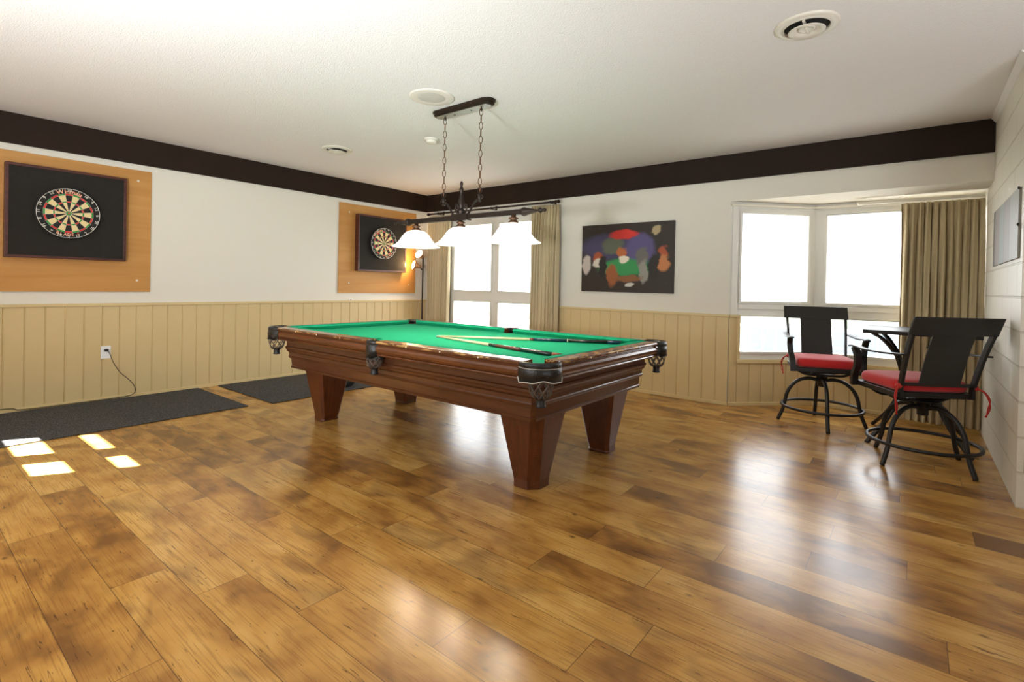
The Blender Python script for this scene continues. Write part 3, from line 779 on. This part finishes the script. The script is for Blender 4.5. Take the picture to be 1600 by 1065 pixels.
# ------------------------------------------------------------------ dart boards on the left wall
NUM = [20, 1, 18, 4, 13, 6, 10, 15, 2, 17, 3, 19, 7, 16, 8, 11, 14, 9, 12, 5]
def dartboard(label, y, z, x, turn, group):
    db = thing('dartboard', label, 'dartboard', (x, y, z), 0, group)
    rad = .2255; n = 20
    bd_ = MB()
    # local frame: right = +y, up = +z, front = +x
    P = lambda r, a, d: (d, r*sin(a), r*cos(a))
    sub = 4
    def ringf(r0, r1, w, mi, d=.034):
        for q in range(sub):
            a0 = (w-.5+q/sub)*2*pi/20; a1 = (w-.5+(q+1)/sub)*2*pi/20
            if r0 == 0: bd_.add([P(0, 0, d), P(r1, a0, d), P(r1, a1, d)], [(0, 1, 2)], mi)
            else: bd_.add([P(r0, a0, d), P(r1, a0, d), P(r1, a1, d), P(r0, a1, d)], [(0, 1, 2, 3)], mi)
    for w in range(20):
        bk = w % 2 == 0
        ringf(0, .0075, w, 2); ringf(.0075, .019, w, 3)
        ringf(.019, .095, w, 0 if bk else 1); ringf(.095, .106, w, 2 if bk else 3)
        ringf(.106, .159, w, 0 if bk else 1); ringf(.159, .172, w, 2 if bk else 3)
        ringf(.172, rad, w, 0)
    loops = [[P(rad, 2*pi*i/80, d) for i in range(80)] for d in (.034, 0)]
    bd_.loft(loops, 0, False, True); bd_.add([P(rad, 2*pi*i/80, 0) for i in range(80)], [tuple(range(80))], 0)
    b_ = bd_.build('board', ['board_black', 'board_cream', 'board_red', 'board_green'], db)
    wr_ = MB()
    wr_.tube([P(.2165, 2*pi*i/72, .042) for i in range(72)], .0022, 6, closed=True)
    wr_.build('number_ring', 'wire', db)
    sp_ = MB()
    for r in (.0075, .019, .095, .106, .159, .172): sp_.tube([P(r, 2*pi*i/60, .0348) for i in range(60)], .0006, 4, closed=True)
    for w in range(20):
        a = (w+.5)*2*pi/20; sp_.tube([P(.019, a, .0348), P(.178, a, .0348)], .0006, 4)
    sp_.build('spider_wire', 'wire', db)
    def put(mb, ch, r, a, size, d, keep=False, mi=0):
        v, f, xa, xb, ya, yb = glyph(ch); cx, cy = (xa+xb)/2, .35
        vv = []
        for px, py, _ in v:
            lx, ly = (px-cx)*size, (py-cy)*size
            if keep: lx, ly = -lx, -ly
            rr_ = r+ly
            vv.append((d, rr_*sin(a)+lx*cos(a), rr_*cos(a)-lx*sin(a)))
        mb.add(vv, f, mi)
    for i, k in enumerate(NUM):
        nm = MB(); a = i*2*pi/20; t_ = str(k); flip = 5 < i < 15
        for j, ch in enumerate(t_):
            o_ = (j-(len(t_)-1)/2)*.017
            put(nm, ch, .203, a+(-o_ if flip else o_)/.203, .034, .0405, flip)
        nm.build('numeral', 'numeral', db)
    lg = MB(); t_ = 'Winmau'; ws = [glyph(c)[3]-glyph(c)[2] for c in t_]; tot = sum(ws)*.050+.004*5; p = -tot/2
    for c, w in zip(t_, ws):
        put(lg, c, .193, (p+w*.025)/.193, .050, .0355); p += w*.050+.004
    lg.build('maker_lettering', 'winlogo', db)
    lg = MB(); p = -.075
    for c in 'BLADE': put(lg, c, .188, pi-(p)/.188, .034, .0355, True); p += .026
    lg.build('model_lettering', 'winlogo', db)
    l5 = MB(); put(l5, '5', .188, pi-.068/.188, .036, .0355, True); l5.build('red_numeral', 'board_red', db)
    db.rotation_euler = (turn, 0, 0)
    return db
def surround(label, y0, y1, z0, z1, group):
    s = thing('dartboard_backing', label, 'dartboard surround', (0, (y0+y1)/2, z0), 0, group)
    hy = (y1-y0)/2; h = z1-z0; t = .022
    MB().box((.020, -hy+t, t), (.094, hy-t, h-t)).build('backing_panel', 'blackcork', s)
    for (a, b) in (((-hy, 0), (hy, t)), ((-hy, h-t), (hy, h)), ((-hy, t), (-hy+t, h-t)), ((hy-t, t), (hy, h-t))):
        MB().box((.018, a[0], a[1]), (.0975, b[0], b[1])).build('frame_board', 'frame_wood', s, bevel=.002)
    return s
def plypanel(label, y0, y1, z0, z1, screws, group):
    s = thing('mounting_board', label, 'plywood board', (.002, (y0+y1)/2, z0), 0, group)
    MB().box((.0, -(y1-y0)/2, 0), (.015, (y1-y0)/2, z1-z0)).build('plywood_sheet', 'ply', s, bevel=.001)
    for (y, z) in screws:
        MB().lathe([(0, .0185), (.006, .0175), (.011, .015)], 12, ax='x', c=(0, y-(y0+y1)/2, z-z0)).build('screw_cap', 'metal_white', s)
    return s
plypanel('plywood sheet behind the dartboard nearer the camera, above the long grey mat', -4.98, -3.69, 1.038, 2.234, [(-3.80, 1.15), (-3.80, 2.13)], 'plywood sheets behind the dartboards')
plypanel('plywood sheet behind the dartboard beside the floor lamp in the corner', -1.562, -.235, 1.031, 2.241, [(-1.41, 2.124), (-1.40, 1.163), (-.368, 1.151), (-.368, 2.12)], 'plywood sheets behind the dartboards')
surround('black framed backing board of the dartboard nearer the camera', -4.745, -3.912, 1.33, 2.125, 'black backing boards')
surround('black framed backing board of the dartboard beside the corner floor lamp', -1.317, -.483, 1.333, 2.11, 'black backing boards')
dartboard('round dartboard with logo upright, on the backing nearer the camera', -4.343, 1.735, .098, 0, 'dartboards')
dartboard('round dartboard with logo tilted, near the corner floor lamp', -.918, 1.73, .098, R(36), 'dartboards')

# ------------------------------------------------------------------ floor lamp
fl_ = thing('floor_lamp', 'dark floor lamp with two small lit spot heads in the corner', 'floor lamp', (.262, -.30, 0))
MB().lathe([(0, 0), (.13, 0), (.13, .012), (.11, .024), (.03, .032), (.018, .05), (0, .05)], 32).build('base', 'bronze', fl_)
MB().tube([(0, 0, .04), (0, 0, 1.60)], .011, 12).build('pole', 'bronze', fl_)
def head(z, d, off, power):
    d = Vector(d).normalized(); q = d.to_track_quat('Z', 'Y').to_matrix().to_4x4(); q.translation = Vector(off)+Vector((0, 0, z))
    T = lambda mb: setattr(mb, 'v', [tuple(q @ Vector(p)) for p in mb.v]) or mb
    h = T(MB().lathe([(0, -.06), (.018, -.06), (.026, -.05), (.030, -.02), (.052, .02), (.068, .06), (.065, .06), (.048, .02), (.0, .005)], 24)).build('lamp_head', 'amber', fl_)
    T(MB().lathe([(0, .066), (.034, .063), (.064, .055)], 24)).build('lens', 'spotlens', h)
    b0 = q @ Vector((0, 0, -.05))
    MB().tube(spline([b0, (b0+Vector((0, 0, z-.06)))/2+Vector((.0, 0, -.015)), Vector((0, 0, z-.055))]), .008, 8).build('neck', 'bronze', h)
    ld = bpy.data.lights.new('spot_bulb', 'POINT'); ld.energy = power; ld.color = (1, .60, .26); ld.shadow_soft_size = .03
    lo = bpy.data.objects.new('spot_bulb', ld); COL.objects.link(lo)
    lo.location = Vector((.262, -.30, 0))+(q @ Vector((0, 0, .095)))
head(1.57, (.10, -.84, .42), (-.01, -.03, .02), 4)
head(1.44, (-.34, -.90, .22), (-.065, -.06, .0), 9)

# ------------------------------------------------------------------ ceiling fittings
def vent(label, x, y, group):
    v = thing('ceiling_vent', label, 'air vent', (x, y, H), 0, group)
    MB().lathe([(.150, 0), (.150, -.004), (.142, -.010), (.128, -.012), (.110, -.008), (.108, -.016), (.104, -.006), (.104, 0)], 48).build('flange', 'metal_white', v)
    MB().lathe([(0, -.0015), (.104, -.0015), (.104, -.003), (0, -.003)], 32).build('duct', 'dark', v)
    MB().lathe([(.084, -.030), (.078, -.036), (.055, -.018), (.040, -.012), (.038, -.02), (.034, -.022), (.030, -.017), (0, -.017)], 40).lathe([(.086, -.029), (.084, -.034), (.080, -.029)], 40).build('cone', 'metal_white', v)
    MB().box((-.006, -.1, -.02), (.006, .1, -.012)).build('cross_strap', 'metal_white', v)
    return v
vent('round cream ceiling vent above the stools, the larger-looking one', 5.575, -2.44, 'round ceiling vents')
vent('round cream ceiling vent beyond the chandelier, toward the dartboards', 1.31, -2.435, 'round ceiling vents')
s = thing('ceiling_speaker', 'flush round white speaker in the ceiling beside the chandelier canopy', 'speaker', (3.222, -2.875, H))
MB().lathe([(.165, 0), (.165, -.004), (.155, -.008), (.10, -.006)], 48).build('bezel', 'fixture', s)
MB().lathe([(.10, -.006), (.09, -.0075), (0, -.0085)], 40).build('speaker_grille', 'grille', s)
s = thing('smoke_detector', 'small white smoke detector on the ceiling behind the left chain', 'smoke detector', (2.41, -2.134, H))
MB().lathe([(.068, 0), (.068, -.012), (.060, -.018), (.05, -.018)], 32).build('base', 'fixture', s)
MB().lathe([(.05, -.016), (.05, -.03), (.04, -.042), (0, -.045)], 32).build('sensor_cap', 'metal_white', s)

# ------------------------------------------------------------------ painting and wall panel
m, nt, b = newmat('painted_canvas')
tc = N(nt, 'ShaderNodeTexCoord'); wv = N(nt, 'ShaderNodeTexNoise', i_Scale=9., i_Detail=4.)
nt.links.new(tc.outputs['Generated'], wv.inputs['Vector'])
sx_ = N(nt, 'ShaderNodeSeparateXYZ'); nt.links.new(tc.outputs['Generated'], sx_.inputs[0])
jit = mth(nt, 'MULTIPLY', mth(nt, 'SUBTRACT', wv.outputs['Fac'], .5), .10)
GU = mth(nt, 'ADD', sx_.outputs['X'], jit); GV = mth(nt, 'ADD', sx_.outputs['Z'], jit)
colr = lin(44, 32, 24)
for (u, v, ru, rv, c) in [(.30, .66, .30, .20, (62, 56, 88)), (.66, .62, .16, .22, (84, 76, 122)), (.36, .68, .12, .13, (86, 92, 74)), (.48, .84, .15, .07, (208, 44, 34)), (.5, .36, .30, .12, (48, 140, 76)),
                          (.06, .40, .05, .14, (190, 176, 166)), (.20, .50, .06, .10, (156, 74, 40)), (.19, .42, .05, .07, (206, 196, 180)), (.46, .58, .06, .08, (176, 96, 44)), (.48, .48, .06, .05, (226, 214, 192)),
                          (.68, .52, .06, .12, (104, 98, 92)), (.70, .30, .05, .16, (142, 138, 128)), (.90, .58, .05, .08, (168, 78, 44)), (.90, .42, .06, .12, (190, 120, 70)), (.36, .25, .07, .16, (150, 84, 40)), (.54, .20, .14, .05, (132, 84, 44)),
                          (.25, .38, .05, .16, (30, 20, 16)), (.80, .36, .05, .18, (34, 24, 18)), (.82, .88, .04, .06, (170, 150, 112)), (.55, .11, .04, .03, (200, 192, 180))]:
    du = mth(nt, 'DIVIDE', mth(nt, 'SUBTRACT', GU, u), ru); dv = mth(nt, 'DIVIDE', mth(nt, 'SUBTRACT', GV, v), rv)
    d2 = mth(nt, 'SQRT', mth(nt, 'ADD', mth(nt, 'MULTIPLY', du, du), mth(nt, 'MULTIPLY', dv, dv)))
    fc = mth(nt, 'MULTIPLY', mth(nt, 'SUBTRACT', 1.15, d2), 3., clamp=True)
    colr = mixc(nt, fc, colr, lin(*c))
nt.links.new(colr, b.inputs['Base Color']); b.inputs['Roughness'].default_value = .5
M['canvas'] = m
pt = thing('canvas_picture', 'dark abstract canvas with red, green and orange patches on the back wall', 'picture', (3.412, 0, 1.125))
MB().box((-.573, -.032, 0), (.573, -.001, .796)).build('canvas', 'canvas', pt, bevel=.002)
wp = thing('hanging_panel', 'grey striped panel on the cinder-block wall above the stools', 'wall panel', (W, 0, 1.396))
ys = [-.19, -.29, -.53, -.76, -1.02, -1.375]
for i in range(5):
    MB().box((-.012, ys[i+1]+.002, 0), (0, ys[i]-.002, .405)).build('slat', 'slat%d' % i, wp, bevel=.002)
for z in (.19, .398): MB().lathe([(0, -.02), (.008, -.018), (.010, -.011)], 10, ax='x', c=(0, -1.385, z)).build('bolt', 'black', wp)

# ------------------------------------------------------------------ left wall: outlet, cord, mats, small things
ol = thing('power_outlet', 'white double wall outlet with a black plug in the left wainscot', 'outlet', (.012, -4.038, .461))
MB().box((0, -.038, -.06), (.006, .038, .06)).build('cover_plate', 'plastic', ol, bevel=.002)
for z in (.022, -.022): MB().box((.005, -.017, z-.016), (.0085, .017, z+.016)).build('receptacle', 'plastic', ol, bevel=.002)
pc_ = thing('appliance_cable', 'thin dark power cord hanging from the outlet to the floor', 'cord', (0, 0, 0))
MB().box((.0205, -4.052, .472), (.045, -4.022, .494)).build('plug', 'black', pc_, bevel=.004)
MB().tube(spline([(.045, -4.035, .48), (.06, -4.02, .455), (.05, -3.985, .36), (.045, -3.93, .26), (.04, -3.85, .17), (.035, -3.805, .085), (.034, -3.83, .03), (.034, -3.95, .018), (.032, -4.3, .016), (.03, -4.62, .02), (.027, -4.72, .042), (.026, -5.2, .043), (.026, -5.8, .044)]), .0035, 6).build('cable', 'cable', pc_)
def mat(label, x1, y0, y1, grp):
    m_ = MB(); n = 30
    m_.box((.028, y0, .0008), (x1, y1, .009))
    return tag(m_.build('floor_mat', 'mat', bevel=.003), label, 'mat', grp)
mat('long dark grey mat on the floor in front of wall outlet, below near dartboard', 1.20, -6.3, -3.24, 'dark grey floor mats')
mat('dark grey mat partly behind the pool table, below the corner dartboard', 1.255, -3.04, -1.85, 'dark grey floor mats')
bn = thing('storage_tub', 'dark grey rounded tub on the mat behind the far pool table leg', 'tub', (1.02, -2.12, .009))
MB().lathe([(0, 0), (.075, 0), (.11, .015), (.135, .05), (.145, .10), (.138, .105), (.125, .06), (0, .03)], 32).build('tub_body', 'bin', bn)
MB().tube([(.143*cos(2*pi*i/40), .143*sin(2*pi*i/40), .104) for i in range(40)], .006, 8, closed=True).build('rim', 'slat1', bn)
kb = thing('chalk_cube', 'tiny white and black chalk piece on the left chair rail', 'chalk', (.014, -1.378, ZR1))
MB().box((-.008, -.012, 0), (.010, .004, .022)).build('chalk_body', 'plastic', kb, bevel=.003)
MB().box((-.007, .004, .001), (.009, .014, .021)).build('chalk_top', 'black', kb, bevel=.002)

# ------------------------------------------------------------------ light
def area(name, loc, target, sx, sy, energy, col):
    l = bpy.data.lights.new(name, 'AREA'); l.shape = 'RECTANGLE'; l.size = sx; l.size_y = sy; l.energy = energy; l.color = col
    o = bpy.data.objects.new(name, l); COL.objects.link(o); o.location = loc
    o.rotation_euler = (Vector(loc)-Vector(target)).to_track_quat('Z', 'Y').to_euler(); return o
area('rear_fill', (2.8, REAR+.08, 1.45), (2.2, 0, 1.25), 4.4, 1.8, 70, (.95, .98, 1))  # added softbox-style fill behind the camera; no window opens here
fl2 = bpy.data.lights.new('flash_bounce', 'SPOT'); fl2.energy = 660; fl2.spot_size = R(112); fl2.spot_blend = 1.; fl2.shadow_soft_size = .12; fl2.color = (.90, .96, 1)
fo = bpy.data.objects.new('flash_bounce', fl2); COL.objects.link(fo); fo.location = (4.7, -6.1, 1.1)
fo.rotation_euler = (Vector((4.7, -6.1, 1.1))-Vector((3.3, -4.4, 2.6))).to_track_quat('Z', 'Y').to_euler()
fill_l = bpy.data.lights.new('ceiling_fill', 'SPOT'); fill_l.energy = 310; fill_l.spot_size = R(120); fill_l.spot_blend = 1.; fill_l.shadow_soft_size = .7; fill_l.color = (.93, .96, 1)  # added unseen fill, brightens the right part of the ceiling; no fixture
uo = bpy.data.objects.new('ceiling_fill', fill_l); COL.objects.link(uo); uo.location = (7.6, -4.3, 1.0)
uo.rotation_euler = (Vector((7.6, -4.3, 1.0))-Vector((6.1, -3.1, 2.6))).to_track_quat('Z', 'Y').to_euler()
# low sun through the small rear panes (a distant narrow source)
sd = Vector((.475, .88, -TE)).normalized()
sn = bpy.data.lights.new('sunbeam', 'SPOT'); sn.energy = 4.5e6; sn.spot_size = R(6); sn.spot_blend = .05; sn.shadow_soft_size = .16; sn.color = (1, .98, .95)
so = bpy.data.objects.new('sunbeam', sn); COL.objects.link(so)
so.location = Vector((1.62, -4.62, 0))-sd*40; so.rotation_euler = (-sd).to_track_quat('Z', 'Y').to_euler()
# sampling portals in the window openings
for nm, c, tgt, a, b in (('portal', ((WX0+WX1)/2, .17, 1.3), ((WX0+WX1)/2, -3, 1.3), WX1-WX0, 1.75), ('portal_bay', ((BC+W)/2, BD+.16, 1.26), ((BC+W)/2, -3, 1.26), W-BC, 1.65),
                         ('portal_bay_side', (BX+BD/2-.10, BD/2+.10, 1.26), (BX+BD/2+2, BD/2-2, 1.26), AL, 1.65)):
    po = area(nm, c, tgt, a, b, 1, (1, 1, 1)); po.data.cycles.is_portal = True
wd = bpy.data.worlds.new('sky'); scene.world = wd; wd.use_nodes = True
bg = wd.node_tree.nodes['Background']; bg.inputs[0].default_value = (.93, .97, 1, 1); bg.inputs[1].default_value = 9.5

# ------------------------------------------------------------------ camera
f, yaw, pit, rol, shy = 795.347, -.6702, -.0077, .0209, -80.98
fwd = Vector((sin(yaw)*cos(pit), cos(yaw)*cos(pit), sin(pit))); rt = Vector((cos(yaw), -sin(yaw), 0)); up = rt.cross(fwd)
r2 = rt*cos(rol)+up*sin(rol); u2 = -rt*sin(rol)+up*cos(rol)
cd = bpy.data.cameras.new('camera'); cam = bpy.data.objects.new('camera', cd); COL.objects.link(cam)
cd.sensor_fit = 'HORIZONTAL'; cd.sensor_width = 36; cd.lens = f/1600*36; cd.shift_y = shy/1600; cd.clip_start = .05
mw = Matrix((r2, u2, -fwd)).transposed().to_4x4(); mw.translation = (6.044, -5.438, 1.18); cam.matrix_world = mw
scene.camera = cam
vs = scene.view_settings; vs.view_transform = 'Standard'; vs.look = 'None'; vs.gamma = 1; vs.use_curve_mapping = False; vs.exposure = -.08
cy = scene.cycles
cy.max_bounces = 8; cy.diffuse_bounces = 5; cy.glossy_bounces = 4; cy.transparent_max_bounces = 12
cy.use_adaptive_sampling = False; cy.use_denoising = True; cy.denoising_prefilter = 'ACCURATE'; cy.sample_clamp_indirect = 6
